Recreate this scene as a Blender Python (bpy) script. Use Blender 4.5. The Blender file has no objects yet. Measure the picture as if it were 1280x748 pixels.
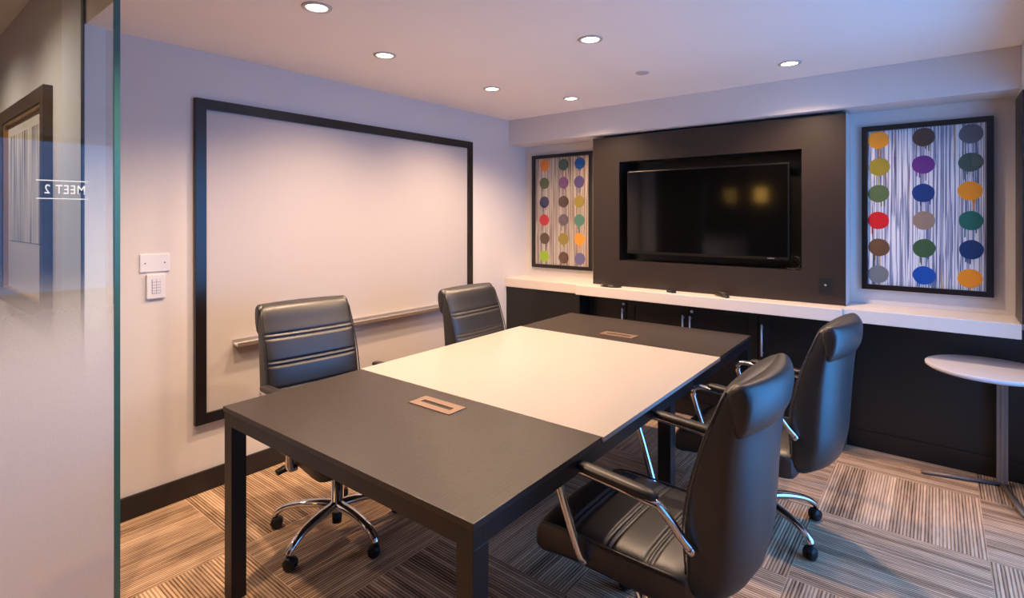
import bpy, bmesh, math, random
from mathutils import Vector, Matrix
C = bpy.context.scene.collection
S = bpy.context.scene
PI = math.pi
random.seed(7)

# ------------------------------------------------------------------ camera
cam_d = bpy.data.cameras.new('camera'); cam = bpy.data.objects.new('camera', cam_d); C.objects.link(cam)
cam.location = (3.1268, -4.1211, 1.49)
cam.rotation_euler = (PI / 2, 0, 0.6747)
cam_d.sensor_fit = 'HORIZONTAL'; cam_d.sensor_width = 36.0
cam_d.lens = 665.65 / 1280 * 36.0
cam_d.shift_x = 0.0
cam_d.shift_y = (272.47 - 374.0) / 1280.0
cam_d.clip_start = 0.02
S.camera = cam

# ------------------------------------------------------------------ exposure, sky, light levels
S.view_settings.view_transform = 'Standard'
S.view_settings.look = 'None'
S.view_settings.exposure = -0.45
S.view_settings.gamma = 1.0
S.view_settings.use_curve_mapping = False
SKY_COL = (0.11, 0.40, 1.0); SKY_STR = 9.5
LAMP_W = 138.0; LAMP_COL = (1.0, 0.67, 0.42); LAMP_ANGLE = 142; LAMP_BLEND = 1.0
GLOW = 26.0
w = bpy.data.worlds.new('sky'); S.world = w; w.use_nodes = True
wn = w.node_tree.nodes; wl = w.node_tree.links
bg = wn['Background']; bg.inputs[0].default_value = (*SKY_COL, 1); bg.inputs[1].default_value = SKY_STR
S.cycles.max_bounces = 10; S.cycles.diffuse_bounces = 6; S.cycles.transparent_max_bounces = 12
S.cycles.sample_clamp_indirect = 6.0

# the window lets the sky in: a light portal in its opening guides the sampling of the sky
WIN = dict(x=3.75, y0=-2.10, y1=-0.70, z0=0.05, z1=2.15)
WIN2 = (-3.45, -2.30)
for wy0, wy1 in ((WIN['y0'], WIN['y1']), WIN2):
    pl = bpy.data.lights.new('window_sky_portal', 'AREA'); pl.shape = 'RECTANGLE'
    pl.size = WIN['z1'] - WIN['z0']; pl.size_y = wy1 - wy0
    pl.cycles.is_portal = True
    po = bpy.data.objects.new('window_sky_portal', pl); C.objects.link(po)
    po.location = (WIN['x'] + 0.10, (wy0 + wy1) / 2, (WIN['z0'] + WIN['z1']) / 2)
    po.rotation_euler = (0, PI / 2, 0)

# ------------------------------------------------------------------ materials
def lin(c):
    def f(v):
        v /= 255.0
        return v / 12.92 if v <= 0.04045 else ((v + 0.055) / 1.055) ** 2.4
    return tuple(f(v) for v in c)

def mat(name, rgb, rough=0.5, metal=0.0, spec=0.5, noise=0.0, nscale=40.0, bump=0.0, bscale=200.0, coat=0.0, stretch=(1, 1, 1)):
    """rgb in sRGB 0-255; a little procedural variation and bump"""
    m = bpy.data.materials.new(name); m.use_nodes = True
    nt = m.node_tree; b = nt.nodes['Principled BSDF']
    col = lin(rgb)
    b.inputs['Roughness'].default_value = rough
    b.inputs['Metallic'].default_value = metal
    b.inputs['Specular IOR Level'].default_value = spec
    if coat: b.inputs['Coat Weight'].default_value = coat; b.inputs['Coat Roughness'].default_value = 0.12
    tc = nt.nodes.new('ShaderNodeTexCoord')
    mp = nt.nodes.new('ShaderNodeMapping'); mp.inputs['Scale'].default_value = stretch
    nt.links.new(tc.outputs['Object'], mp.inputs['Vector'])
    nz = nt.nodes.new('ShaderNodeTexNoise'); nz.inputs['Scale'].default_value = nscale; nz.inputs['Detail'].default_value = 4
    nt.links.new(mp.outputs['Vector'], nz.inputs['Vector'])
    rp = nt.nodes.new('ShaderNodeMix'); rp.data_type = 'RGBA'
    rp.inputs[6].default_value = (*[c * (1 - noise) for c in col], 1)
    rp.inputs[7].default_value = (*[min(1, c * (1 + noise)) for c in col], 1)
    nt.links.new(nz.outputs['Fac'], rp.inputs[0]); nt.links.new(rp.outputs[2], b.inputs['Base Color'])
    if bump:
        n2 = nt.nodes.new('ShaderNodeTexNoise'); n2.inputs['Scale'].default_value = bscale; n2.inputs['Detail'].default_value = 3
        nt.links.new(mp.outputs['Vector'], n2.inputs['Vector'])
        bp = nt.nodes.new('ShaderNodeBump'); bp.inputs['Strength'].default_value = bump; bp.inputs['Distance'].default_value = 0.002
        nt.links.new(n2.outputs['Fac'], bp.inputs['Height']); nt.links.new(bp.outputs['Normal'], b.inputs['Normal'])
    return m

def emit(name, rgb, strength):
    m = bpy.data.materials.new(name); m.use_nodes = True
    nt = m.node_tree; nt.nodes.remove(nt.nodes['Principled BSDF'])
    e = nt.nodes.new('ShaderNodeEmission'); e.inputs[0].default_value = (*rgb, 1); e.inputs[1].default_value = strength
    nt.links.new(e.outputs[0], nt.nodes['Material Output'].inputs[0])
    return m

M = {}
M['wall'] = mat('painted_wall', (216, 211, 209), 0.75, spec=0.3, noise=0.02, nscale=3, bump=0.05, bscale=300)
M['ceil'] = mat('painted_ceiling', (250, 242, 234), 0.85, spec=0.2, noise=0.02, nscale=3)
M['jamb'] = mat('painted_jamb', (226, 228, 232), 0.5, noise=0.01)
M['black_wood'] = mat('black_stained_wood', (44, 36, 33), 0.32, noise=0.22, nscale=9, stretch=(1, 1, 12), bump=0.04)
M['dark_panel'] = mat('dark_laminate_panel', (44, 36, 33), 0.36, noise=0.12, nscale=6, bump=0.03)
M['cab'] = mat('black_cabinet_paint', (23, 20, 19), 0.4, noise=0.1, nscale=8)
M['cab_gap'] = mat('cabinet_shadow_gap', (8, 7, 7), 0.6)
M['base'] = mat('dark_baseboard', (32, 28, 27), 0.4, noise=0.1)
M['counter'] = mat('pale_stone_countertop', (222, 212, 202), 0.3, noise=0.04, nscale=120)
M['wb'] = mat('whiteboard_enamel', (190, 184, 183), 0.38, noise=0.015, nscale=2.5, spec=0.4)
M['frame'] = mat('black_frame', (26, 22, 21), 0.28, noise=0.1)
M['alu'] = mat('brushed_aluminium', (196, 192, 190), 0.35, metal=0.85, noise=0.05)
M['steel'] = mat('satin_steel', (150, 143, 138), 0.35, metal=0.9, noise=0.05)
M['handle'] = mat('nickel_handle', (205, 205, 212), 0.35, metal=0.45)
M['chrome'] = mat('chrome', (225, 225, 228), 0.07, metal=1.0, noise=0.01)
M['leather'] = mat('black_leather', (25, 24, 26), 0.43, noise=0.12, nscale=30, bump=0.18, bscale=260, spec=1.0)
M['plastic'] = mat('black_plastic', (22, 21, 22), 0.45, noise=0.05)
M['pad'] = mat('black_arm_pad', (34, 31, 31), 0.4, noise=0.05)
M['tabledark'] = mat('espresso_table_veneer', (47, 40, 36), 0.36, noise=0.55, nscale=9, stretch=(26, 1, 1), bump=0.6, bscale=14)
M['tablewhite'] = mat('white_laminate', (170, 162, 155), 0.33, noise=0.01)
M['tableframe'] = mat('black_metal_frame', (20, 19, 21), 0.38, noise=0.05)
M['bronze'] = mat('brushed_bronze', (165, 140, 122), 0.35, metal=0.7, noise=0.05)
M['slot'] = mat('black_slot', (12, 11, 11), 0.5)
M['plate'] = mat('white_plastic', (226, 226, 230), 0.4)
M['plate_grey'] = mat('grey_plastic', (170, 170, 178), 0.45)
M['screen'] = mat('tv_glass', (6, 6, 7), 0.08, spec=0.6)
M['tvbody'] = mat('tv_black_plastic', (14, 13, 13), 0.3)
M['tabtop'] = mat('pale_round_tabletop', (214, 206, 204), 0.4, noise=0.02)
M['tabsteel'] = mat('grey_painted_steel', (128, 118, 112), 0.42, metal=0.3, noise=0.05)
M['gold'] = mat('gilt_lip', (178, 140, 84), 0.35, metal=0.6)
M['bronzeframe'] = mat('bronze_picture_frame', (84, 68, 52), 0.4, metal=0.3, noise=0.1)
M['sensor'] = mat('ceiling_disc_paint', (200, 190, 182), 0.7)
M['winframe'] = mat('window_frame_metal', (70, 70, 74), 0.4, metal=0.4)
M['lens'] = emit('lamp_lens', (1.0, 0.86, 0.70), GLOW)
M['sconce'] = emit('wall_lamp_shade', (1.0, 0.55, 0.12), 9.0)
M['letters'] = mat('white_vinyl_lettering', (240, 244, 250), 0.5)
M['darkwall'] = mat('dark_front_wall', (64, 53, 46), 0.6, noise=0.05)

def pane_fresnel(nt, ior):
    """Fresnel that is the same on both faces of a thin pane"""
    N = nt.nodes; L = nt.links
    g = N.new('ShaderNodeNewGeometry'); mi = N.new('ShaderNodeMix'); mi.data_type = 'FLOAT'
    mi.inputs[2].default_value = ior; mi.inputs[3].default_value = 1.0 / ior
    L.new(g.outputs['Backfacing'], mi.inputs[0])
    fr = N.new('ShaderNodeFresnel'); L.new(mi.outputs[0], fr.inputs[0])
    return fr

def glass_material():
    m = bpy.data.materials.new('door_glass_frosted_below'); m.use_nodes = True
    nt = m.node_tree; N = nt.nodes; L = nt.links
    N.remove(N['Principled BSDF'])
    tr = N.new('ShaderNodeBsdfTransparent'); tr.inputs[0].default_value = (0.93, 0.97, 0.97, 1)
    gl = N.new('ShaderNodeBsdfGlossy'); gl.inputs['Roughness'].default_value = 0.0
    fr = pane_fresnel(nt, 1.5)
    mx = N.new('ShaderNodeMixShader'); L.new(fr.outputs[0], mx.inputs[0]); L.new(tr.outputs[0], mx.inputs[1]); L.new(gl.outputs[0], mx.inputs[2])
    df = N.new('ShaderNodeBsdfDiffuse'); df.inputs[0].default_value = (*lin((240, 242, 248)), 1)
    tl = N.new('ShaderNodeBsdfTranslucent'); tl.inputs[0].default_value = (*lin((240, 242, 248)), 1)
    fm = N.new('ShaderNodeMixShader'); fm.inputs[0].default_value = 0.15
    L.new(df.outputs[0], fm.inputs[1]); L.new(tl.outputs[0], fm.inputs[2])
    tc = N.new('ShaderNodeTexCoord'); sp = N.new('ShaderNodeSeparateXYZ'); L.new(tc.outputs['Object'], sp.inputs[0])
    mr = N.new('ShaderNodeMapRange'); mr.interpolation_type = 'SMOOTHSTEP'
    mr.inputs['From Min'].default_value = 1.36; mr.inputs['From Max'].default_value = 0.80
    mr.inputs['To Min'].default_value = 0.0; mr.inputs['To Max'].default_value = 0.93
    L.new(sp.outputs['Z'], mr.inputs['Value'])
    # the film is printed as fine dots that grow into each other towards the floor
    vo = N.new('ShaderNodeTexVoronoi'); vo.inputs['Scale'].default_value = 260
    L.new(tc.outputs['Object'], vo.inputs['Vector'])
    ad = N.new('ShaderNodeMath'); ad.operation = 'MULTIPLY_ADD'; ad.inputs[1].default_value = -0.12; ad.inputs[2].default_value = 0.04
    L.new(vo.outputs['Distance'], ad.inputs[0])
    a2 = N.new('ShaderNodeMath'); a2.operation = 'ADD'; a2.use_clamp = True; L.new(mr.outputs[0], a2.inputs[0]); L.new(ad.outputs[0], a2.inputs[1])
    a3 = N.new('ShaderNodeMath'); a3.operation = 'MINIMUM'; L.new(a2.outputs[0], a3.inputs[0]); L.new(mr.outputs[0], a3.inputs[1])
    m2 = N.new('ShaderNodeMixShader'); L.new(a3.outputs[0], m2.inputs[0]); L.new(mx.outputs[0], m2.inputs[1]); L.new(fm.outputs[0], m2.inputs[2])
    L.new(m2.outputs[0], N['Material Output'].inputs[0])
    return m
def clear_glass(name, tint=(0.96, 0.98, 0.98), ior=1.5):
    m = bpy.data.materials.new(name); m.use_nodes = True
    nt = m.node_tree; N = nt.nodes; L = nt.links
    N.remove(N['Principled BSDF'])
    tr = N.new('ShaderNodeBsdfTransparent'); tr.inputs[0].default_value = (*tint, 1)
    gl = N.new('ShaderNodeBsdfGlossy'); gl.inputs['Roughness'].default_value = 0.0
    fr = pane_fresnel(nt, ior)
    mx = N.new('ShaderNodeMixShader'); L.new(fr.outputs[0], mx.inputs[0]); L.new(tr.outputs[0], mx.inputs[1]); L.new(gl.outputs[0], mx.inputs[2])
    L.new(mx.outputs[0], N['Material Output'].inputs[0])
    return m
M['doorglass'] = glass_material()
M['glassedge'] = mat('green_glass_edge', (58, 108, 112), 0.15, noise=0.1, spec=0.6)
M['clear'] = clear_glass('clear_glass')
M['tinted'] = clear_glass('tinted_glass', (0.55, 0.57, 0.60))  # tint added to weaken the blue sky mirrored in the glass leaf
M['picglass'] = clear_glass('picture_glass', (0.98, 0.98, 0.98), 1.45)

def carpet_material():
    m = bpy.data.materials.new('ribbed_carpet_tiles'); m.use_nodes = True
    nt = m.node_tree; N = nt.nodes; L = nt.links; b = N['Principled BSDF']
    b.inputs['Roughness'].default_value = 0.95; b.inputs['Specular IOR Level'].default_value = 0.1
    T = 0.66
    tc = N.new('ShaderNodeTexCoord'); sp = N.new('ShaderNodeSeparateXYZ'); L.new(tc.outputs['Object'], sp.inputs[0])
    def mth(op, a, bb=None, c=None, clamp=False):
        n = N.new('ShaderNodeMath'); n.operation = op; n.use_clamp = clamp
        for i, v in enumerate((a, bb, c)):
            if v is None: continue
            if isinstance(v, (int, float)): n.inputs[i].default_value = v
            else: L.new(v, n.inputs[i])
        return n.outputs[0]
    x, y = sp.outputs['X'], sp.outputs['Y']
    u = mth('DIVIDE', x, T); v = mth('DIVIDE', mth('ADD', y, 0.365 + 10 * T), T)
    fu = mth('FLOOR', u); fv = mth('FLOOR', v)
    par = mth('MODULO', mth('ADD', mth('ADD', fu, fv), 21.0), 2.0)         # 0 / 1
    a = N.new('ShaderNodeMix'); a.data_type = 'FLOAT'; L.new(par, a.inputs[0])
    L.new(x, a.inputs[2]); L.new(y, a.inputs[3])          # across the ribs
    c = N.new('ShaderNodeMix'); c.data_type = 'FLOAT'; L.new(par, c.inputs[0])
    L.new(y, c.inputs[2]); L.new(x, c.inputs[3])          # along the ribs
    across, along = a.outputs[0], c.outputs[0]
    P = 0.0135
    tid = mth('MULTIPLY_ADD', fu, 17.3, mth('MULTIPLY', fv, 5.7))
    t = mth('DIVIDE', across, P)
    rid = mth('ADD', mth('FLOOR', t), mth('MULTIPLY', tid, 31.0))
    wnz = N.new('ShaderNodeTexWhiteNoise'); wnz.noise_dimensions = '1D'; L.new(rid, wnz.inputs['W'])
    tri = mth('ABSOLUTE', mth('SUBTRACT', mth('FRACT', t), 0.5))            # 0 centre .5 groove
    groove = N.new('ShaderNodeMapRange'); groove.interpolation_type = 'SMOOTHSTEP'
    groove.inputs['From Min'].default_value = 0.2; groove.inputs['From Max'].default_value = 0.42
    L.new(tri, groove.inputs['Value'])
    cv = N.new('ShaderNodeCombineXYZ'); L.new(mth('MULTIPLY', across, 90.0), cv.inputs[0]); L.new(mth('MULTIPLY', along, 9.0), cv.inputs[1]); L.new(tid, cv.inputs[2])
    sn = N.new('ShaderNodeTexNoise'); sn.inputs['Scale'].default_value = 1.0; sn.inputs['Detail'].default_value = 3; L.new(cv.outputs[0], sn.inputs['Vector'])
    cv2 = N.new('ShaderNodeCombineXYZ'); L.new(mth('MULTIPLY', across, 14.0), cv2.inputs[0]); L.new(mth('MULTIPLY', along, 1.2), cv2.inputs[1]); L.new(tid, cv2.inputs[2])
    bn = N.new('ShaderNodeTexNoise'); bn.inputs['Scale'].default_value = 1.0; bn.inputs['Detail'].default_value = 2; L.new(cv2.outputs[0], bn.inputs['Vector'])
    fz = N.new('ShaderNodeTexNoise'); fz.inputs['Scale'].default_value = 420; fz.inputs['Detail'].default_value = 2; L.new(tc.outputs['Object'], fz.inputs['Vector'])
    val = mth('ADD', mth('MULTIPLY', wnz.outputs['Value'], 0.34), mth('MULTIPLY', sn.outputs['Fac'], 0.55))
    val = mth('ADD', val, mth('MULTIPLY', bn.outputs['Fac'], 0.75))
    val = mth('ADD', val, mth('MULTIPLY', fz.outputs['Fac'], 0.5))
    val = mth('SUBTRACT', val, mth('MULTIPLY', groove.outputs[0], 0.42))
    val = mth('MULTIPLY_ADD', val, 0.95, -0.42, clamp=True)
    cr = N.new('ShaderNodeValToRGB'); e = cr.color_ramp.elements
    e[0].position = 0.0; e[0].color = (*lin((70, 56, 46)), 1)
    e[1].position = 1.0; e[1].color = (*lin((242, 210, 178)), 1)
    e.new(0.45).color = (*lin((178, 147, 119)), 1)
    L.new(val, cr.inputs[0]); L.new(cr.outputs[0], b.inputs['Base Color'])
    h = mth('ADD', mth('MULTIPLY', mth('SUBTRACT', 1.0, groove.outputs[0]), 1.0), mth('MULTIPLY', fz.outputs['Fac'], 0.8))
    bp = N.new('ShaderNodeBump'); bp.inputs['Strength'].default_value = 0.6; bp.inputs['Distance'].default_value = 0.003
    L.new(h, bp.inputs['Height']); L.new(bp.outputs['Normal'], b.inputs['Normal'])
    return m
M['carpet'] = carpet_material()

def streak_material(name, base, ramp, sc=70.0, seed=0.0):
    """vertical dripped paint: layers of thin wavering stripes along local z"""
    m = bpy.data.materials.new(name); m.use_nodes = True
    nt = m.node_tree; N = nt.nodes; L = nt.links; b = N['Principled BSDF']; b.inputs['Roughness'].default_value = 0.55
    tc = N.new('ShaderNodeTexCoord'); sp = N.new('ShaderNodeSeparateXYZ'); L.new(tc.outputs['Object'], sp.inputs[0])
    def layer(fx, fz, off, det=2.0):
        cv = N.new('ShaderNodeCombineXYZ')
        for k, (s, f) in enumerate(((sp.outputs['X'], fx), (sp.outputs['Z'], fz))):
            mm = N.new('ShaderNodeMath'); mm.operation = 'MULTIPLY'; mm.inputs[1].default_value = f; L.new(s, mm.inputs[0]); L.new(mm.outputs[0], cv.inputs[k])
        cv.inputs[2].default_value = off + seed
        nz = N.new('ShaderNodeTexNoise'); nz.inputs['Scale'].default_value = 1; nz.inputs['Detail'].default_value = det; L.new(cv.outputs[0], nz.inputs['Vector'])
        return nz.outputs['Fac']
    cr = N.new('ShaderNodeValToRGB'); cr.color_ramp.interpolation = 'LINEAR'
    el = cr.color_ramp.elements
    el[0].position = ramp[0][0]; el[0].color = (*lin(ramp[0][1]), 1)
    el[1].position = ramp[-1][0]; el[1].color = (*lin(ramp[-1][1]), 1)
    for p, c in ramp[1:-1]: el.new(p).color = (*lin(c), 1)
    L.new(layer(sc, 1.1, 3.1), cr.inputs[0])
    last = cr.outputs[0]
    for (fx, fz, off, th, colr) in base:
        r = N.new('ShaderNodeMapRange'); r.inputs['From Min'].default_value = th; r.inputs['From Max'].default_value = th + 0.03
        L.new(layer(fx, fz, off, 1.0), r.inputs['Value'])
        mx = N.new('ShaderNodeMix'); mx.data_type = 'RGBA'; L.new(r.outputs[0], mx.inputs[0]); L.new(last, mx.inputs[6]); mx.inputs[7].default_value = (*lin(colr), 1)
        last = mx.outputs[2]
    L.new(last, b.inputs['Base Color'])
    return m

# ------------------------------------------------------------------ mesh helpers
def box(bm, x0, x1, y0, y1, z0, z1, mi=0):
    vs = [bm.verts.new((x, y, z)) for z in (z0, z1) for y in (y0, y1) for x in (x0, x1)]
    fs = []
    for q in ((0, 2, 3, 1), (4, 5, 7, 6), (0, 1, 5, 4), (2, 6, 7, 3), (0, 4, 6, 2), (1, 3, 7, 5)):
        f = bm.faces.new([vs[i] for i in q]); f.material_index = mi; fs.append(f)
    return vs

def loft(bm, rings, cap=True, mi=0, closed=True):
    R = [[bm.verts.new(p) for p in r] for r in rings]
    n = len(R[0])
    for a, b in zip(R, R[1:]):
        for i in range(n if closed else n - 1):
            j = (i + 1) % n
            f = bm.faces.new((a[i], a[j], b[j], b[i])); f.material_index = mi; f.smooth = True
    if cap:
        f = bm.faces.new(list(reversed(R[0]))); f.material_index = mi; f.smooth = True
        f = bm.faces.new(R[-1]); f.material_index = mi; f.smooth = True
    return R

def smooth_path(pts, sub=6):
    P = [Vector(p) for p in pts]; out = []
    for i in range(len(P) - 1):
        p0 = P[i - 1] if i else P[0] * 2 - P[1]; p1, p2 = P[i], P[i + 1]
        p3 = P[i + 2] if i + 2 < len(P) else P[-1] * 2 - P[-2]
        for k in range(sub):
            t = k / sub
            out.append(0.5 * ((2 * p1) + (p2 - p0) * t + (2 * p0 - 5 * p1 + 4 * p2 - p3) * t * t + (3 * p1 - p0 - 3 * p2 + p3) * t ** 3))
    out.append(P[-1]); return out

def tube(bm, pts, r, seg=12, sub=6, mi=0, flat=1.0, up=(0, 0, 1)):
    """r: radius or list; flat: ratio of the second axis; up: the first axis' rough direction"""
    path = smooth_path(pts, sub) if sub > 1 else [Vector(p) for p in pts]
    rr = r if isinstance(r, (list, tuple)) else [r] * len(pts)
    rings = []
    n = len(path); m = len(rr) - 1
    for i, p in enumerate(path):
        d = (path[min(i + 1, n - 1)] - path[max(i - 1, 0)]).normalized()
        u = Vector(up); s = d.cross(u)
        if s.length < 1e-4: s = d.cross(Vector((1, 0, 0)))
        s.normalize(); u2 = s.cross(d).normalized()
        t = i / (n - 1) * m; k = min(int(t), m - 1) if m else 0
        rad = rr[k] + (rr[k + 1] - rr[k]) * (t - k) if m else rr[0]
        rings.append([p + (s * math.cos(a) * flat + u2 * math.sin(a)) * rad for a in [2 * PI * q / seg for q in range(seg)]])
    return loft(bm, rings, mi=mi)

def lathe(bm, prof, c=(0, 0, 0), seg=28, axis='z', mi=0):
    """profile of (r, h) pairs about an axis"""
    rings = []
    for r, h in prof:
        ring = []
        for k in range(seg):
            a = 2 * PI * k / seg; p, q = r * math.cos(a), r * math.sin(a)
            v = {'z': (p, q, h), 'x': (h, p, q), 'y': (q, h, p)}[axis]
            ring.append((c[0] + v[0], c[1] + v[1], c[2] + v[2]))
        rings.append(ring)
    return loft(bm, rings, mi=mi)

def sp(v, e): return math.copysign(abs(v) ** e, v)

def obj(name, bm, mats, parent=None, bevel=0.0, seg=2, autosmooth=None):
    bmesh.ops.recalc_face_normals(bm, faces=bm.faces)
    if bevel:
        ed = [e for e in bm.edges if len(e.link_faces) == 2 and e.calc_face_angle(0) > 0.6]
        bmesh.ops.bevel(bm, geom=ed, offset=bevel, segments=seg, profile=0.6, affect='EDGES', clamp_overlap=True)
    me = bpy.data.meshes.new(name); bm.to_mesh(me); bm.free()
    for m_ in (mats if isinstance(mats, (list, tuple)) else [mats]): me.materials.append(m_)
    o = bpy.data.objects.new(name, me); C.objects.link(o)
    if parent: o.parent = parent
    if autosmooth: me.set_sharp_from_angle(angle=autosmooth)
    return o
def BM(): return bmesh.new()
def bx(name, dims, m, parent=None, bevel=0.0):
    bm = BM()
    for d in (dims if isinstance(dims[0], (list, tuple)) else [dims]): box(bm, *d)
    return obj(name, bm, m, parent, bevel)

def thing(name, label, cat, loc=(0, 0, 0), rz=0.0, group=None):
    o = bpy.data.objects.new(name, None); C.objects.link(o); o.empty_display_size = 0.1
    o.location = loc; o.rotation_euler = (0, 0, rz); tag(o, label, cat, group); return o
def tag(o, label, cat, group=None):
    o['label'] = label; o['category'] = cat
    if group: o['group'] = group
    return o
def struct(o, label=None, cat=None):
    o['kind'] = 'structure'
    if label: o['label'] = label
    if cat: o['category'] = cat
    return o
def copy_tree(o, parent=None):
    c = o.copy(); C.objects.link(c)
    if parent: c.parent = parent
    for ch in list(o.children): copy_tree(ch, c)
    return c

# ------------------------------------------------------------------ the setting
H = 2.398; HC = 2.82
YN = -3.42          # where the whiteboard wall ends
XG = 0.66           # plane of the glass
YF = -5.6; XR = 3.75
struct(bx('floor', (-4.0, 4.2, YF, 0.12, -0.06, 0.0), M['carpet']), 'carpet tiles with fine ribs turned a quarter from tile to tile', 'floor')
# ceiling over the room and the higher hall ceiling
bm = BM(); box(bm, 0.0, 4.2, YN, 0.12, H, HC + 0.1); box(bm, XG - 0.02, 4.2, YF, YN, H, HC + 0.1)
struct(obj('ceiling', bm, M['ceil']), 'flat painted ceiling with recessed lights', 'ceiling')
struct(bx('trim_6', (-4.0, XG - 0.02, YF, YN, HC, HC + 0.1), M['ceil']), 'higher ceiling of the hall beyond the glass', 'ceiling')
struct(bx('wall_left', (-0.12, 0.0, YN + 0.1, 0.12, 0, HC), M['wall']), 'painted wall behind the whiteboard', 'wall')
struct(bx('wall_hall', (-4.0, 0.0, YN, YN + 0.1, 0, HC), M['wall']), 'hall wall with a framed picture seen through glass', 'wall')
struct(bx('wall_back', (0.0, 4.2, 0.0, 0.12, 0, H), M['wall']), 'painted back wall behind the two dotted pictures', 'wall')
bm = BM(); y0, y1, z0, z1, x = WIN['y0'], WIN['y1'], WIN['z0'], WIN['z1'], WIN['x']
box(bm, x, x + 0.2, YF, 0.0, 0, z0); box(bm, x, x + 0.2, WIN2[0], WIN2[1], z0, 0.85); box(bm, x, x + 0.2, YF, 0.0, z1, H); box(bm, x, x + 0.2, YF, WIN2[0], z0, z1); box(bm, x, x + 0.2, WIN2[1], y0, z0, z1); box(bm, x, x + 0.2, y1, 0.0, z0, z1)
struct(obj('wall_right', bm, M['wall']), 'window wall on the right', 'wall')
struct(bx('wall_front', (-4.0, XR + 0.2, YF - 0.12, YF, 0, HC), M['darkwall']), 'dark wall behind the viewpoint', 'wall')
struct(bx('wall_far', (-4.12, -4.0, YF, YN, 0, HC), M['wall']), 'far end wall of the hall', 'wall')
# dropped bulkhead along the back, returning along the window side
bm = BM(); box(bm, 0.0, 3.47, -0.26, 0.0, 2.1725, H)
struct(obj('trim_1', bm, M['wall'], bevel=0.003), 'dropped bulkhead above the pictures and television', 'bulkhead')
struct(bx('trim_3', (3.47, XR, -5.0, 0.0, 2.155, H), M['wall'], bevel=0.003), 'bulkhead along the window side', 'bulkhead')
struct(bx('trim_4', (3.468, XR, -0.312, 0.0, 0.937, 2.155), M['dark_panel'], bevel=0.002), 'dark pier at the right end of the counter', 'pier')
# hall post at the end of the whiteboard wall, two boards and a dark joint
bm = BM(); box(bm, -0.39, -0.012, YN - 0.010, YN, 0, HC); box(bm, -0.012, 0.012, YN - 0.010, -3.345, 0, H)
box(bm, -0.015, 0.015, YN - 0.014, YN - 0.006, 0, HC, 1)
struct(obj('trim_2', bm, [M['jamb'], M['winframe']]), 'white door jamb at the end of the whiteboard wall', 'jamb')
struct(bx('baseboard_left', (0.0, 0.015, -3.345, -0.30, 0, 0.113), M['base'], bevel=0.002), 'dark baseboard under the whiteboard', 'baseboard')
struct(bx('baseboard_hall', (-4.0, -0.39, YN - 0.015, YN, 0, 0.113), M['base'], bevel=0.002))
bm = BM(); box(bm, 2.66, XR, -0.006, 0.0, 0.0, 0.86); box(bm, 2.66, XR, -0.014, -0.006, 0.0, 0.1165)
struct(obj('trim_5', bm, M['cab'], bevel=0.001), 'black wall panelling with baseboard under the right counter', 'wall panel')
# windows: a clear one towards the back wall, an unseen front one with tint added to dim its reflection
for nm, (y0, y1), gm, lab in (('window_1', (WIN['y0'], WIN['y1']), 'clear', 'clear window on the right side'), ('window_3', WIN2, 'tinted', 'unseen window on the right side near the front, tint added to dim its reflection')):
    bm = BM(); z0 = WIN['z0'] if nm == 'window_1' else 0.85
    for (a, b, c, d) in ((y0, y1, z0, z0 + 0.04), (y0, y1, z1 - 0.04, z1), (y0, y0 + 0.04, z0 + 0.04, z1 - 0.04), (y1 - 0.04, y1, z0 + 0.04, z1 - 0.04)):
        box(bm, x + 0.04, x + 0.09, a, b, c, d)
    wf = struct(obj(nm, bm, M['winframe'], bevel=0.003), lab, 'window')
    bx('window_pane', (x + 0.06, x + 0.066, y0 + 0.03, y1 - 0.03, z0 + 0.03, z1 - 0.03), M[gm], wf)
    bx('window_sill', (x - 0.05, x + 0.04, y0, y1, z0 - 0.03, z0), M['counter'], wf, 0.004)

# ---- open glass leaf with frosted foot
gd = struct(thing('door_1', 'glass leaf frosted towards the floor with room sign lettering', 'glass door', (XG, -3.461, 0)))
bm = BM()
box(bm, -0.006, 0.006, -1.02, -0.021, 0.012, H - 0.004)
gp = obj('glass_pane', bm, M['doorglass'], gd)
bm = BM(); box(bm, -0.0065, 0.0065, -0.0205, 0.0, 0.012, H - 0.004)
o = obj('glass_edge', bm, M['glassedge'], gd, bevel=0.0015); o['label'] = 'green polished glass edge'
# lettering on the outer (hall) side: reads from the hall, mirrored from the room
bm = BM()
for zz in (1.6237, 1.559): box(bm, -0.0082, -0.0066, -0.244, -0.093, zz - 0.0016, zz + 0.0016)
obj('sign_rule', bm, M['letters'], gd)
fc = bpy.data.curves.new('sign_text', 'FONT'); fc.body = 'MEET 2'; fc.size = 0.046; fc.align_x = 'CENTER'; fc.align_y = 'CENTER'; fc.extrude = 0.0006; fc.offset = 0.0003; fc.space_character = 1.12
fo = bpy.data.objects.new('sign_text_curve', fc); C.objects.link(fo)
bpy.context.view_layer.update()
dg = bpy.context.evaluated_depsgraph_get()
me = bpy.data.meshes.new_from_object(fo.evaluated_get(dg))
bpy.data.objects.remove(fo)
me.materials.clear(); me.materials.append(M['letters'])
to = bpy.data.objects.new('sign_lettering', me); C.objects.link(to); to.parent = gd
# text x runs towards -y when facing -x
to.matrix_local = Matrix(((0, 0, -1, -0.0075), (-1, 0, 0, -0.163), (0, 1, 0, 1.591), (0, 0, 0, 1)))
to.scale = (0.74, 1.0, 1.0)
to['label'] = 'white lettering MEET 2 seen from behind'
# fixed glass panel continuing to the front wall
gw = struct(bx('window_2', (XG - 0.006, XG + 0.006, YF, -4.45, 0.0, H), M['doorglass']), 'fixed glass panel', 'glass')

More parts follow.
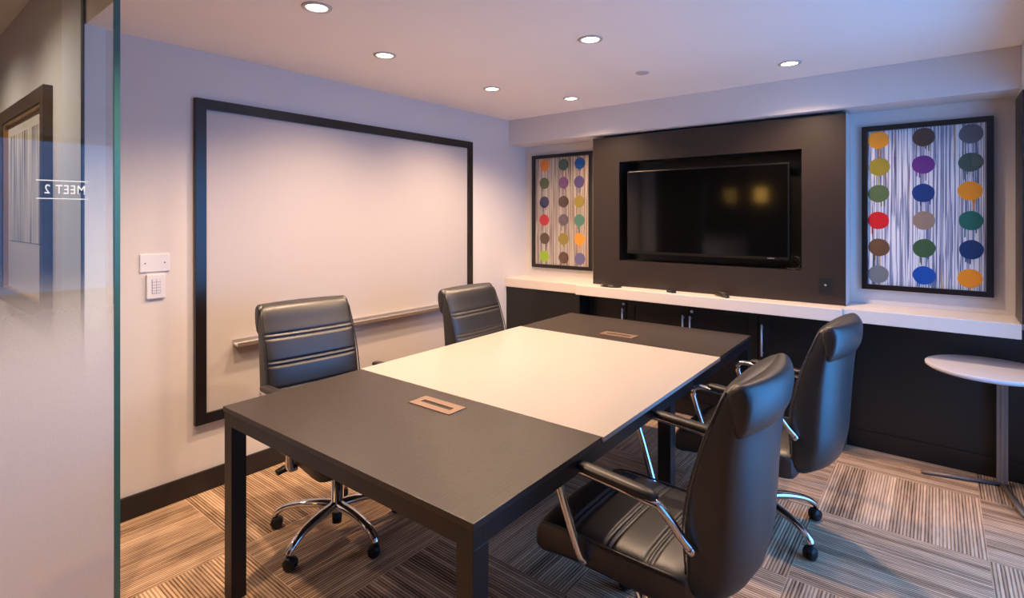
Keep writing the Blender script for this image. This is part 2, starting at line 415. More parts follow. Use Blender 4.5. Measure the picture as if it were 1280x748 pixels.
# ------------------------------------------------------------------ recessed ceiling lights
def make_downlight():
    t = thing('ceiling_light', '', 'ceiling light')
    bm = BM(); lathe(bm, [(0.044, 0.0), (0.046, -0.006), (0.060, -0.005), (0.063, 0.0)], seg=36)
    obj('trim_ring', bm, M['sensor'], t)
    bm = BM(); lathe(bm, [(0.001, -0.0015), (0.044, -0.0015), (0.044, 0.0), (0.001, 0.0)], seg=36)
    obj('diffuser', bm, M['lens'], t)
    ld = bpy.data.lights.new('lamp', 'SPOT'); ld.energy = LAMP_W; ld.color = LAMP_COL
    ld.spot_size = math.radians(LAMP_ANGLE); ld.spot_blend = LAMP_BLEND; ld.shadow_soft_size = 0.035
    lo = bpy.data.objects.new('lamp', ld); C.objects.link(lo); lo.parent = t; lo.location = (0, 0, -0.03)
    return t
dl = make_downlight()
lamp_spots = [
    (1.037, -2.855, 'recessed ceiling light at the top left, nearest the glass and largest'),
    (0.717, -2.245, 'recessed ceiling light above the left half of the whiteboard'),
    (0.679, -1.286, 'recessed ceiling light above the right half of the whiteboard'),
    (0.952, -0.683, 'small recessed ceiling light nearest the left dotted picture'),
    (1.748, -1.76, 'recessed ceiling light over the middle of the white table inset'),
    (2.447, -0.664, 'recessed ceiling light nearest the right dotted picture'),
    (1.18, -3.78, 'recessed ceiling light beside the glass leaf'),
]
for i, (lx, ly, lab) in enumerate(lamp_spots):
    t = dl if i == 0 else copy_tree(dl)
    t.location = (lx, ly, H); t['label'] = lab; t['group'] = 'recessed ceiling lights'
t = thing('sprinkler_cover', 'flat round cover disc on the ceiling between lights', 'ceiling disc', (1.683, -1.011, H))
bm = BM(); lathe(bm, [(0.001, -0.006), (0.036, -0.006), (0.040, -0.004), (0.041, 0.0), (0.001, 0.0)], seg=32); obj('cover_plate', bm, M['sensor'], t)
# hall lights and a wall lamp behind the viewpoint that the television mirrors
for lx, ly in ((-0.55, -4.15), (-1.7, -4.15)):
    t = copy_tree(dl); t.location = (lx, ly, HC)
    for ch in t.children:
        if ch.type == 'LIGHT': ch.data = ch.data.copy(); ch.data.color = (1.0, 0.80, 0.66); ch.data.energy = 95.0; ch.data.spot_size = math.radians(150)
    t['label'] = 'recessed hall ceiling light %s the glass' % ('just beyond' if lx > -1 else 'farther beyond'); t['group'] = 'recessed hall lights'
t = thing('wall_lamp', 'warm glowing wall lamp behind the viewpoint', 'wall lamp', (0.9, YF, 1.86))
bm = BM(); box(bm, -0.05, 0.05, 0.0, 0.02, -0.1, 0.1); obj('back_plate', bm, M['bronze'], t, bevel=0.004)
bm = BM(); lathe(bm, [(0.06, -0.11), (0.085, -0.1), (0.085, 0.1), (0.06, 0.11)], c=(0, 0.11, 0)); obj('lamp_shade', bm, M['sconce'], t)

# ------------------------------------------------------------------ whiteboard
wb = thing('whiteboard', 'large whiteboard in a black frame on the left wall', 'whiteboard', (0.0, -1.8688, 0))
ya, yb, zt, zb = -2.956 + 1.8688, -0.7815 + 1.8688, 2.1357, 0.3725
bm = BM(); box(bm, 0.002, 0.014, ya + 0.02, yb - 0.02, zb + 0.02, zt - 0.02); obj('writing_surface', bm, M['wb'], wb)
bm = BM(); fw_ = 0.056; D = 0.03
def rail_frame(bm, a0, a1, c0, c1, fwid, lo, hi, axis):
    """mitred rectangular frame; axis 'x' = lies in the yz plane, 'y' = in the xz plane"""
    o = [(a0, c0), (a1, c0), (a1, c1), (a0, c1)]; i = [(a0 + fwid, c0 + fwid), (a1 - fwid, c0 + fwid), (a1 - fwid, c1 - fwid), (a0 + fwid, c1 - fwid)]
    def P(p, d): return (d, p[0], p[1]) if axis == 'x' else (p[0], d, p[1])
    V = [[bm.verts.new(P(p, d)) for p in q] for q in (o, i) for d in (lo, hi)]   # o_lo, o_hi, i_lo, i_hi
    for k in range(4):
        j = (k + 1) % 4
        for A, B in ((0, 1), (1, 3), (3, 2), (2, 0)): bm.faces.new((V[A][k], V[A][j], V[B][j], V[B][k]))
rail_frame(bm, ya, yb, zb, zt, fw_, 0.002, D, 'x')
obj('frame', bm, M['frame'], wb, bevel=0.002)
bm = BM()
prof = [(0.014, 0.772), (0.014, 0.800), (0.018, 0.800), (0.021, 0.782), (0.070, 0.776), (0.078, 0.789), (0.082, 0.789), (0.076, 0.768), (0.02, 0.772)]
ty0, ty1 = -2.757 + 1.8688, -0.985 + 1.8688
loft(bm, [[(p[0], yy, p[1]) for p in prof] for yy in (ty0, ty1)])
for f in bm.faces: f.smooth = False
o = obj('marker_tray', bm, M['alu'], wb); o['label'] = 'silver marker tray'

# ------------------------------------------------------------------ wall plates
t = thing('blank_wall_plate', 'wide blank white wall plate above the keypad', 'wall plate', (0.0, -3.1365, 1.26))
bm = BM(); box(bm, 0.0, 0.007, -0.067, 0.067, -0.046, 0.046); obj('plate', bm, M['plate'], t, bevel=0.004)
for s in (-1, 1):
    bm = BM(); lathe(bm, [(0.0005, 0.0085), (0.0035, 0.0085), (0.004, 0.007), (0.0005, 0.007)], c=(0, s * 0.044, 0.0), axis='x', seg=14); obj('screw', bm, M['steel'], t)
t = thing('wall_keypad', 'small upright white keypad under the blank plate', 'keypad', (0.0, -3.1335, 1.14))
bm = BM(); box(bm, 0.0, 0.014, -0.042, 0.042, -0.062, 0.062); obj('plate', bm, M['plate'], t, bevel=0.004)
bm = BM(); box(bm, 0.014, 0.0148, -0.020, 0.020, -0.036, 0.036); obj('button_field', bm, M['plate_grey'], t)
for r in range(5):
    for c_ in range(2):
        bm = BM(); box(bm, 0.0148, 0.0172, -0.018 + c_ * 0.019, -0.001 + c_ * 0.019, -0.034 + r * 0.0142, -0.0225 + r * 0.0142); obj('button', bm, M['plate'], t, bevel=0.001)

# ------------------------------------------------------------------ hall picture behind the glass
t = thing('framed_picture', 'large bronze framed print with painted-in reflected stripes on the hall wall seen through the glass', 'picture', (-1.275, YN, 1.57))
hw, hh = 0.65, 0.64
bm = BM(); rail_frame(bm, -hw, hw, -hh, hh, 0.085, -0.042, -0.001, 'y'); obj('frame', bm, M['bronzeframe'], t, bevel=0.003)
bm = BM(); rail_frame(bm, -hw + 0.085, hw - 0.085, -hh + 0.085, hh - 0.085, 0.014, -0.034, -0.008, 'y'); o = obj('inner_lip', bm, M['gold'], t, bevel=0.001); o['label'] = 'gilt inner lip'
bm = BM(); box(bm, -hw + 0.09, hw - 0.09, -0.010, -0.002, -hh + 0.09, hh - 0.09); obj('mat_board', bm, M['counter'], t)
sm = streak_material('hall_print_reflection', [(38, .4, 9.0, 0.58, (120, 92, 60)), (30, .5, 4.0, 0.62, (70, 72, 80))],
    [(0.3, (120, 122, 128)), (0.45, (196, 190, 182)), (0.6, (226, 214, 196)), (0.75, (150, 140, 130))], 26.0, 2.0)  # stripes paint the mirrored hall and the print as one
bm = BM(); box(bm, -0.47, 0.535, -0.013, -0.010, -0.23, 0.46); obj('print', bm, sm, t)

# ------------------------------------------------------------------ dotted pictures
DOTS_R = [[(248, 158, 14), (70, 50, 46), (92, 98, 112)], [(158, 142, 40), (112, 52, 140), (74, 98, 88)], [(84, 108, 66), (18, 58, 128), (248, 160, 20)],
          [(204, 18, 30), (156, 134, 116), (36, 108, 96)], [(112, 78, 50), (62, 98, 58), (22, 54, 110)], [(118, 124, 130), (10, 82, 176), (252, 158, 14)]]
DOTS_L = [[(240, 140, 16), (58, 92, 78), (16, 84, 170)], [(92, 104, 62), (122, 72, 128), (86, 74, 138)], [(44, 46, 92), (78, 52, 42), (160, 144, 46)],
          [(200, 22, 36), (100, 88, 104), (72, 134, 118)], [(86, 66, 48), (150, 134, 42), (248, 160, 26)], [(156, 196, 24), (92, 64, 38), (104, 102, 158)]]
def dot_picture(name, label, x0, x1, z0, z1, cols, rowz, rad, dots, smat, seed):
    rnd = random.Random(seed)
    cx, cz = (x0 + x1) / 2, (z0 + z1) / 2
    t = thing(name, label, 'picture', (cx, 0.0, cz))
    hw, hh = (x1 - x0) / 2, (z1 - z0) / 2
    bm = BM(); rail_frame(bm, -hw, hw, -hh, hh, 0.032, -0.034, -0.001, 'y'); obj('frame', bm, M['frame'], t, bevel=0.0015)
    mats = [smat]
    bm = BM(); box(bm, -hw + 0.02, hw - 0.02, -0.016, -0.004, -hh + 0.02, hh - 0.02)
    for r in range(6):
        for c_ in range(3):
            mm = mat('%s_dot_paint' % name, dots[r][c_], 0.5, noise=0.08, nscale=30); mats.append(mm); mi = len(mats) - 1
            px, pz = cols[c_] - cx + rnd.uniform(-.004, .004), rowz[r] - cz + rnd.uniform(-.004, .004)
            ph = [rnd.uniform(0, 6.3) for _ in range(3)]
            ring = []
            for k in range(36):
                a = 2 * PI * k / 36; rr = rad * (1 + 0.015 * math.sin(2 * a + ph[0]) + 0.012 * math.sin(5 * a + ph[1]))
                ring.append((px + rr * math.cos(a), pz + rr * math.sin(a)))
            yo = -0.0172 - 0.0001 * ((r * 3 + c_) % 4)
            for d in (0,):
                va = [bm.verts.new((p[0], yo, p[1])) for p in ring]; vb = [bm.verts.new((p[0], -0.0159, p[1])) for p in ring]
                f = bm.faces.new(va); f.material_index = mi
                for k in range(36):
                    f = bm.faces.new((va[k], va[(k + 1) % 36], vb[(k + 1) % 36], vb[k])); f.material_index = mi
            for q in range(rnd.randint(1, 3)):     # paint runs below the dot
                dx = rnd.uniform(-0.6, 0.6) * rad; ln = rnd.uniform(0.25, 1.1) * rad; wd = rnd.uniform(0.0016, 0.0034)
                zs = pz - math.sqrt(max(0, rad * rad - dx * dx)) + 0.004
                zl = max(zs - ln, -hh + 0.034)
                box(bm, px + dx - wd, px + dx + wd, -0.0171, -0.0159, zl, zs, mi)
    obj('painted_panel', bm, mats, t)
    bm = BM(); box(bm, -hw + 0.03, hw - 0.03, -0.0225, -0.0205, -hh + 0.03, hh - 0.03); obj('glazing', bm, M['picglass'], t)
    return t
sR = streak_material('drip_streaks_cool', [(120, 1.3, 1.0, 0.53, (232, 234, 240)), (90, 1.2, 5.0, 0.63, (84, 104, 150)), (70, .9, 8.0, 0.67, (206, 160, 96)), (90, 1.0, 12.0, 0.66, (40, 84, 110)), (140, 1.6, 15.0, 0.55, (238, 238, 242)), (60, 2.2, 19.0, 0.70, (112, 74, 120))],
    [(0.30, (72, 84, 112)), (0.43, (146, 156, 184)), (0.55, (112, 124, 160)), (0.68, (222, 226, 236))], 60.0, 0.0)
sL = streak_material('drip_streaks_warm', [(120, 1.0, 2.0, 0.55, (222, 212, 200)), (100, .8, 6.0, 0.62, (70, 62, 70)), (80, .9, 9.0, 0.66, (192, 132, 84)), (110, 1.2, 14.0, 0.58, (214, 206, 198)), (90, 1.1, 18.0, 0.68, (70, 96, 110)), (70, 1.4, 23.0, 0.69, (140, 90, 120))],
    [(0.30, (88, 78, 76)), (0.43, (168, 156, 146)), (0.55, (134, 120, 116)), (0.68, (226, 216, 206))], 60.0, 31.0)
rz6 = lambda a, b: [a + (b - a) * k / 5 for k in range(6)]
dot_picture('dotted_picture', 'larger dotted abstract picture on cool blue drips, right of the television', 2.7428, 3.3763, 1.0333, 2.0746, (2.832, 3.058, 3.276), rz6(1.985, 1.135), 0.056, DOTS_R, sR, 3)
dot_picture('dotted_picture', 'narrower dotted abstract picture on warm drips, left of the television', 0.098, 0.7518, 1.0221, 2.0791, (0.236, 0.447, 0.618), rz6(1.982, 1.125), 0.054, DOTS_L, sL, 5)

# ------------------------------------------------------------------ television wall panel and television
X0, X1, Y0 = 0.8642, 2.6746, -0.2032
RX0, RX1, RZ0, RZ1 = 1.1067, 2.4276, 1.1445, 1.9434
t = thing('media_panel', 'dark laminate wall panel surrounding the television recess', 'wall panel', (1.77, 0, 0.937))
bm = BM()
def ringbox(bm, ox, oz0, oz1, ix, iz0, iz1, ya, yb):
    pass
cx = 1.77; z_ = 0.937
box(bm, X0 - cx, RX0 - cx, Y0, -0.001, 0.0, 2.153 - z_); box(bm, RX1 - cx, X1 - cx, Y0, -0.001, 0.0, 2.153 - z_)
box(bm, RX0 - cx, RX1 - cx, Y0, -0.001, 0.0, RZ0 - z_); box(bm, RX0 - cx, RX1 - cx, Y0, -0.001, RZ1 - z_, 2.153 - z_)
bmesh.ops.remove_doubles(bm, verts=bm.verts, dist=1e-5)
obj('surround', bm, M['dark_panel'], t)
bm = BM(); box(bm, RX0 - cx, RX1 - cx, -0.02, -0.001, RZ0 - z_, RZ1 - z_); obj('recess_back', bm, M['tvbody'], t)
# painted side return facing the window
for a, b, c in ((X1 - cx, X1 - cx + 0.004, 0.012), (X0 - cx - 0.004, X0 - cx, 0.006)):
    o = bx('side_return', (a, b, Y0 + c, -0.001, 0.0, 2.153 - z_), M['wall'], t); o['label'] = 'pale painted side return'

t = thing('television', 'large black flat screen television set in the dark wall panel', 'television', (1.7665, -0.18, 1.205))
tw = 0.5885; th = 0.655
bm = BM(); box(bm, -tw, tw, -0.025, 0.02, 0.0, th); obj('bezel', bm, M['tvbody'], t, bevel=0.004)
bm = BM(); box(bm, -tw + 0.010, tw - 0.010, -0.0265, -0.0248, 0.022, th - 0.010); obj('screen', bm, M['screen'], t)
bm = BM(); box(bm, -0.25, 0.25, 0.02, 0.158, 0.2, 0.45); obj('wall_bracket', bm, M['plastic'], t, bevel=0.003)
bm = BM()
for k, wd in enumerate((5, 5, 6, 5, 5, 5, 6)):
    box(bm, 0.455 + k * 0.0062, 0.455 + k * 0.0062 + wd * 0.0009, -0.0262, -0.0250, 0.007, 0.014)
o = obj('maker_mark', bm, M['alu'], t); o['label'] = 'small silver maker mark'
t = thing('power_cable', 'black looped cable at the lower right corner of the television', 'cable', (2.39, -0.1, 1.1445))
bm = BM(); tube(bm, [(-0.01, 0.06, 0.02), (-0.018, -0.03, 0.05), (-0.012, -0.075, 0.085), (0.018, -0.08, 0.078), (0.024, -0.08, 0.03), (-0.005, -0.085, 0.006), (-0.05, -0.085, 0.008), (-0.10, -0.03, 0.012)], 0.0035, seg=8); obj('cord', bm, M['plastic'], t)
t = thing('outlet_plate', 'small black outlet plate low on the right of the dark panel', 'wall plate', (2.5645, Y0, 1.059))
bm = BM(); box(bm, -0.036, 0.036, -0.006, 0.0, -0.05, 0.05); obj('plate', bm, M['plastic'], t, bevel=0.002)
bm = BM(); lathe(bm, [(0.0005, -0.010), (0.006, -0.010), (0.007, -0.006), (0.0005, -0.006)], axis='y', seg=16); obj('jack', bm, M['alu'], t)

# ------------------------------------------------------------------ counters and cabinets
CT, CB = 0.9358, 0.856
def counter(label, x0, x1, yf, bevel=0.004, zt=CT):
    bm = BM(); box(bm, x0, x1, yf, -0.001, CB, zt)
    return tag(obj('countertop', bm, M['counter'], None, bevel=bevel), label, 'countertop')
counter('short pale countertop under the left dotted picture', 0.001, 0.7886, -0.312)
counter('long pale countertop under the television, standing a little proud', 0.7896, 2.674, -0.3625)
counter('pale countertop under the right dotted picture', 2.675, 3.4670, -0.312)

t = thing('cabinet', 'plain dark cabinet front under the left countertop', 'cabinet', (0.39, -0.15, 0))
bm = BM(); box(bm, -0.388, 0.400, -0.148, 0.147, 0.0, CB - 0.001); obj('body', bm, M['cab'], t, bevel=0.002)
YC = -0.135
def door(parent, x0, x1, z0, z1, yf, side, lock):
    """shaker door with a bar handle"""
    bm = BM(); fr = 0.062
    rail_frame(bm, x0, x1, z0, z1, fr, yf - 0.019, yf, 'y'); box(bm, x0 + fr - 0.004, x1 - fr + 0.004, yf - 0.010, yf, z0 + fr - 0.004, z1 - fr + 0.004)
    d = obj('door', bm, M['cab'], parent, bevel=0.0015)
    hx = x0 + 0.026 if side < 0 else x1 - 0.026
    bm = BM(); tube(bm, [(hx, yf - 0.048, 0.535), (hx, yf - 0.048, 0.755)], 0.0065, sub=1)
    for zz in (0.555, 0.735): tube(bm, [(hx, yf - 0.019, zz), (hx, yf - 0.046, zz)], 0.005, sub=1)
    o = obj('handle', bm, M['handle'], d); o['label'] = 'nickel bar handle'
    if lock:
        bm = BM(); lathe(bm, [(0.0005, yf - 0.027), (0.010, yf - 0.027), (0.011, yf - 0.019), (0.0005, yf - 0.019)], c=(hx + (0.006 if side < 0 else -0.002), 0, 0.786), axis='y', seg=18)
        o = obj('lock', bm, M['handle'], d); o['label'] = 'round cylinder lock'
def cabinet_unit(label, x0, x1, doors):
    cx = (x0 + x1) / 2
    t = thing('cabinet', label, 'cabinet', (cx, YC / 2, 0))
    yf = YC / 2
    bm = BM(); box(bm, x0 - cx, x1 - cx, yf, -yf - 0.002, 0.0, CB - 0.001); obj('body', bm, M['cab_gap'], t)
    bm = BM(); box(bm, x0 - cx, x1 - cx, yf - 0.019, yf, 0.0, 0.116); obj('plinth', bm, M['cab'], t, bevel=0.0015)
    for (a, b, side, lock) in doors: door(t, a - cx, b - cx, 0.119, CB - 0.006, yf, side, lock)
    return t
cabinet_unit('black cabinet with one shaker door behind the far end of the table', 0.792, 1.150, [(0.794, 1.148, 1, True)])
cabinet_unit('black cabinet with two doors below the television', 1.151, 2.149, [(1.153, 1.648, 1, False), (1.651, 2.147, -1, True)])
t = cabinet_unit('black cabinet with one door and long handle beside the right chairs', 2.150, 2.652, [(2.152, 2.562, -1, False)])
bm = BM(); box(bm, 2.565 - 2.401, 0.251, YC / 2 - 0.019, YC / 2, 0.119, CB - 0.006); obj('filler_stile', bm, M['cab'], t, bevel=0.0015)

# small things on the counter
t = thing('cable_coil', 'flat coil of dark cable lying at the left end of the long counter', 'cable', (1.075, -0.285, CT))
bm = BM()
pts = []
for k in range(64):
    a = 2 * PI * k / 16; r = 0.040 + 0.008 * (k // 16); pts.append((r * math.cos(a) * 1.35, r * math.sin(a) * 0.8, 0.0042 + 0.0015 * math.sin(a * 1.7)))
tube(bm, pts, 0.004, seg=8, sub=2); obj('cord', bm, M['plastic'], t)
bm = BM(); box(bm, -0.02, 0.02, -0.008, 0.008, 0.0005, 0.012); o = obj('plug', bm, M['steel'], t, bevel=0.003); o['label'] = 'pale metal plug'
t = thing('adapter', 'small black adapter with a lead in the middle of the long counter', 'adapter', (1.585, -0.305, CT), -0.55)
bm = BM(); box(bm, -0.035, 0.035, -0.018, 0.018, 0.0, 0.024); obj('case', bm, M['plastic'], t, bevel=0.004)
bm = BM(); tube(bm, [(-0.035, 0, 0.012), (-0.06, 0.01, 0.009), (-0.085, 0.03, 0.005), (-0.10, 0.05, 0.004)], 0.0032, seg=8); obj('lead', bm, M['plastic'], t)
t = thing('remote_control', 'small dark remote with a silvery top on the long counter', 'remote control', (1.94, -0.275, CT), -0.75)
bm = BM()
rings = []
for k in range(13):
    s = -1 + 2 * k / 12; hwid = 0.024 * (1 - 0.45 * abs(s) ** 3); h = 0.032 * math.sqrt(max(0.05, 1 - 0.9 * s * s))
    rings.append([(s * 0.075, hwid * sp(math.cos(a), 0.7), h / 2 + h / 2 * sp(math.sin(a), 0.8)) for a in [2 * PI * q / 20 for q in range(20)]])
loft(bm, rings); obj('shell', bm, M['plastic'], t)
bm = BM()
rings = []
for k in range(11):
    s = -0.8 + 1.6 * k / 10; hwid = 0.017 * (1 - 0.4 * abs(s) ** 3); h = 0.032 * math.sqrt(max(0.05, 1 - 0.9 * s * s))
    rings.append([(s * 0.07, hwid * math.cos(a), h - 0.002 + 0.003 * math.sin(a)) for a in [2 * PI * q / 14 for q in range(14)]])
loft(bm, rings); o = obj('keypad_face', bm, M['steel'], t); o['label'] = 'silvery face'

# ------------------------------------------------------------------ conference table
TX, TY, TL, TW, TR = 0.9343, -3.1973, 2.6068, 1.3172, 0.0165
t = thing('conference_table', 'long black conference table with a white middle inset', 'table', (TX, TY, 0), TR)
TT = 0.75; th = 0.018
v0, v1 = TL * 0.2485, TL * 0.7469
for a, b in ((0.0, v0 - 0.001), (v1 + 0.001, TL)):
    bm = BM(); box(bm, 0, TW, a, b, TT - th, TT); o = obj('end_top', bm, M['tabledark'], t, bevel=0.0015); o['label'] = 'dark wood grain end top'
bm = BM(); box(bm, -0.002, TW + 0.008, v0, v1, TT - 0.016, TT + 0.0015); o = obj('middle_top', bm, M['tablewhite'], t, bevel=0.0015); o['label'] = 'white middle top'
ap0, ap1 = TT - th - 0.052, TT - th
bm = BM(); ins = 0.004
for (a, b, c, d) in ((ins, TW - ins, ins, 0.04), (ins, TW - ins, TL - 0.04, TL - ins), (ins, 0.04, 0.04, TL - 0.04), (TW - 0.04, TW - ins, 0.04, TL - 0.04), (0.04, TW - 0.04, TL / 2 - 0.025, TL / 2 + 0.025)):
    box(bm, a, b, c, d, ap0, ap1)
obj('apron', bm, M['tableframe'], t, bevel=0.001)
lw = 0.058
for lx in (ins, TW - ins - lw):
    for ly in (ins, TL / 2 - lw / 2, TL - ins - lw):
        bm = BM(); box(bm, lx, lx + lw, ly, ly + lw, 0.0, ap0 + 0.001); obj('leg', bm, M['tableframe'], t, bevel=0.002)
def grommet(gx, gy):
    bm = BM(); rail = BM()
    rail_frame(rail, gx - 0.112, gx + 0.112, 0, 0, 0, 0, 0, 'y') if False else None
    rail.free()
    z = TT
    box(bm, gx - 0.112, gx + 0.112, gy - 0.047, gy - 0.012, z, z + 0.0035); box(bm, gx - 0.112, gx + 0.112, gy + 0.012, gy + 0.047, z, z + 0.0035)
    box(bm, gx - 0.112, gx - 0.082, gy - 0.012, gy + 0.012, z, z + 0.0035); box(bm, gx + 0.082, gx + 0.112, gy - 0.012, gy + 0.012, z, z + 0.0035)
    bmesh.ops.remove_doubles(bm, verts=bm.verts, dist=1e-5)
    g = obj('cable_grommet', bm, M['bronze'], t); g['label'] = 'bronze cable outlet plate'
    bm = BM(); box(bm, gx - 0.082, gx + 0.082, gy - 0.012, gy + 0.012, z + 0.0002, z + 0.0008); obj('slot', bm, M['slot'], g)
ct, st = math.cos(-TR), math.sin(-TR)
for gx, gy in ((1.585, -2.667), (1.553, -1.078)):
    dx, dy = gx - TX, gy - TY
    grommet(dx * ct - dy * st, dx * st + dy * ct)

# ------------------------------------------------------------------ office chairs
def lerp_table(tab, s):
    """smooth curve through the table's rows"""
    n = len(tab); s = min(max(s, tab[0][0]), tab[-1][0])
    k = 0
    while k < n - 2 and s > tab[k + 1][0]: k += 1
    def tan(i, c):
        if i == 0 or i == n - 1:
            a, b = (0, 1) if i == 0 else (n - 2, n - 1)
        else: a, b = i - 1, i + 1
        return (tab[b][c] - tab[a][c]) / (tab[b][0] - tab[a][0])
    h = tab[k + 1][0] - tab[k][0]; t = (s - tab[k][0]) / h
    out = []
    for c in range(1, len(tab[0])):
        p, q = tab[k][c], tab[k + 1][c]
        out.append((2 * t ** 3 - 3 * t * t + 1) * p + (t ** 3 - 2 * t * t + t) * h * tan(k, c) + (3 * t * t - 2 * t ** 3) * q + (t ** 3 - t * t) * h * tan(k + 1, c))
    return out
def groove(s, centres, gap=0.010, wid=0.005, depth=0.010):
    d = 0.0
    for c in centres:
        for cc in (c - gap, c + gap): d = max(d, depth * math.exp(-((s - cc) / wid) ** 2))
    return d
def make_chair():
    t = thing('office_chair', '', 'office chair')
    # backrest: horizontal rings up the back (z, x_front, x_rear, half width)
    tab = [(0.385, -0.215, -0.265, 0.195), (0.42, -0.205, -0.305, 0.222), (0.50, -0.205, -0.331, 0.236), (0.62, -0.200, -0.342, 0.240), (0.75, -0.222, -0.350, 0.240),
           (0.88, -0.262, -0.362, 0.238), (0.95, -0.290, -0.378, 0.236), (0.996, -0.308, -0.388, 0.233), (1.020, -0.322, -0.385, 0.226), (1.031, -0.338, -0.372, 0.214)]
    def ring(z, shrink=0.0, rear=0.0, only=None):
        xf, xr, hw = lerp_table(tab, z); xr -= rear; hw -= shrink
        xc, hx = (xf + xr) / 2, (xf - xr) / 2 - shrink
        pts = []
        n = 56
        for k in range(n):
            a = 2 * PI * k / n
            cx_, sy = sp(math.cos(a), 0.34), sp(math.sin(a), 0.34)
            y = hw * sy; x_ = xc + hx * cx_
            if cx_ < 0: x_ -= 0.046 * (1 - (y / hw) ** 2) * (-cx_)
            else:
                q = max(0.0, 1 - abs(y / hw) ** 8)
                x_ += (0.008 * (1 - (y / hw) ** 2) - groove(z, (0.89, 0.765, 0.64, 0.53)) * q) * cx_
            pts.append((x_, y, z))
        return pts
    zs = [0.385 + (1.031 - 0.385) * k / 134 for k in range(135)]
    bm = BM(); loft(bm, [[(sum(p[0] for p in ring(0.385)) / 56 + (p[0] - sum(q[0] for q in ring(0.385)) / 56) * 0.6, p[1] * 0.85, 0.378) for p in ring(0.385)]] + [ring(z) for z in zs] +
        [[(-0.354 + (p[0] + 0.354) * 0.5, p[1] * 0.94, 1.0345) for p in ring(1.031)]])
    obj('backrest', bm, M['leather'], t)
    # headrest roll wrapping over the top and down the rear
    prof = [(-0.356, 0.916), (-0.366, 0.924), (-0.381, 0.955), (-0.389, 0.995), (-0.389, 1.030), (-0.381, 1.052), (-0.366, 1.063), (-0.350, 1.060), (-0.338, 1.046), (-0.336, 1.026), (-0.338, 1.0), (-0.345, 0.975), (-0.348, 0.945)]
    prof = [tuple(v) for v in smooth_path([(p[0], 0, p[1]) for p in prof], 3)]
    rings = []
    cxp = sum(p[0] for p in prof) / len(prof); czp = sum(p[2] for p in prof) / len(prof)
    ys = [-0.238, -0.236, -0.231, -0.222, -0.19, -0.14, -0.07, 0.0, 0.07, 0.14, 0.19, 0.222, 0.231, 0.236, 0.238]
    sc = [0.62, 0.86, 0.96, 1, 1, 1, 1, 1, 1, 1, 1, 1, 0.96, 0.86, 0.62]
    for y, s in zip(ys, sc):
        bul = 0.046 * (1 - (y / 0.243) ** 2)
        rings.append([(cxp + (p[0] - cxp) * s - (bul * min(1.0, max(0.0, (-0.335 - p[0]) / 0.030))), y, czp - 0.025 + (p[2] - czp) * s) for p in prof])
    bm = BM(); loft(bm, rings); obj('headrest', bm, M['leather'], t)
    # piping down both front edges
    for s in (-1, 1):
        bm = BM(); pts = []
        for k in range(20):
            z = 0.47 + (1.012 - 0.47) * k / 19; xf, xr, hw = lerp_table(tab, z); pts.append((xf - 0.012, s * (hw - 0.001), z))
        tube(bm, pts, 0.0032, seg=7, sub=1)
        obj('piping', bm, M['leather'], t)
    # seat: rings along the depth (x, z_top, z_bottom, half width)
    st_ = [(-0.235, 0.440, 0.370, 0.205), (-0.22, 0.460, 0.350, 0.232), (-0.16, 0.468, 0.343, 0.246), (0.0, 0.468, 0.343, 0.250), (0.16, 0.472, 0.343, 0.250), (0.24, 0.468, 0.334, 0.248), (0.29, 0.450, 0.326, 0.242), (0.318, 0.416, 0.334, 0.23), (0.328, 0.388, 0.352, 0.215)]
    rings = []
    n = 48
    for k in range(113):
        x_ = -0.235 + (0.328 + 0.235) * k / 112
        zt_, zb_, hw = lerp_table(st_, x_); zc, hz = (zt_ + zb_) / 2, (zt_ - zb_) / 2
        r_ = []
        for q in range(n):
            a = 2 * PI * q / n; cy_, sz = sp(math.cos(a), 0.30), sp(math.sin(a), 0.36)
            y = hw * cy_; z = zc + hz * sz
            if sz > 0:
                e = max(0.0, 1 - abs(y / hw) ** 8)
                z += (0.010 * (1 - (y / hw) ** 2) - groove(x_, (-0.105, 0.03, 0.165)) * e) * sz
            r_.append((x_, y, z))
        rings.append(r_)
    bm = BM(); loft(bm, rings); obj('seat', bm, M['leather'], t)
    for s in (-1, 1):
        bm = BM(); tube(bm, [(x_, s * (lerp_table(st_, x_)[2] + 0.001), lerp_table(st_, x_)[0] - 0.012) for x_ in [-0.2 + 0.48 * k / 14 for k in range(15)]], 0.0035, seg=7, sub=1)
        obj('seat_piping', bm, M['leather'], t)
    # arms
    for s in (-1, 1):
        y = s * 0.287
        bm = BM()
        tube(bm, [(0.105, s * 0.262, 0.395), (0.114, s * 0.276, 0.42), (0.162, y, 0.56), (0.190, y, 0.648), (0.184, y, 0.682), (0.142, y, 0.693), (0.0, y, 0.686), (-0.12, y, 0.674), (-0.165, s * 0.280, 0.660), (-0.215, s * 0.262, 0.590), (-0.240, s * 0.252, 0.560)], 0.0128, seg=14, flat=1.25)
        for (bxx, bz, yy) in ((0.105, 0.395, 0.262), (-0.240, 0.557, 0.252)):
            lathe(bm, [(0.002, s * (yy + 0.017)), (0.012, s * (yy + 0.015)), (0.015, s * (yy + 0.008)), (0.015, s * (yy - 0.022)), (0.002, s * (yy - 0.022))], c=(bxx, 0, bz), axis='y', seg=16)
        o = obj('arm_frame', bm, M['chrome'], t); o['label'] = 'chrome arm loop'
        bm = BM(); rings = []
        for k in range(19):
            u_ = k / 18; x_ = 0.128 - 0.285 * u_; z = 0.708 - 0.018 * u_ ; e = math.sqrt(max(0.03, 1 - abs(2 * u_ - 1) ** 6))
            rings.append([(x_, y + 0.024 * e * sp(math.cos(a), 0.75), z + 0.0155 * e * sp(math.sin(a), 0.8)) for a in [2 * PI * q / 22 for q in range(22)]])
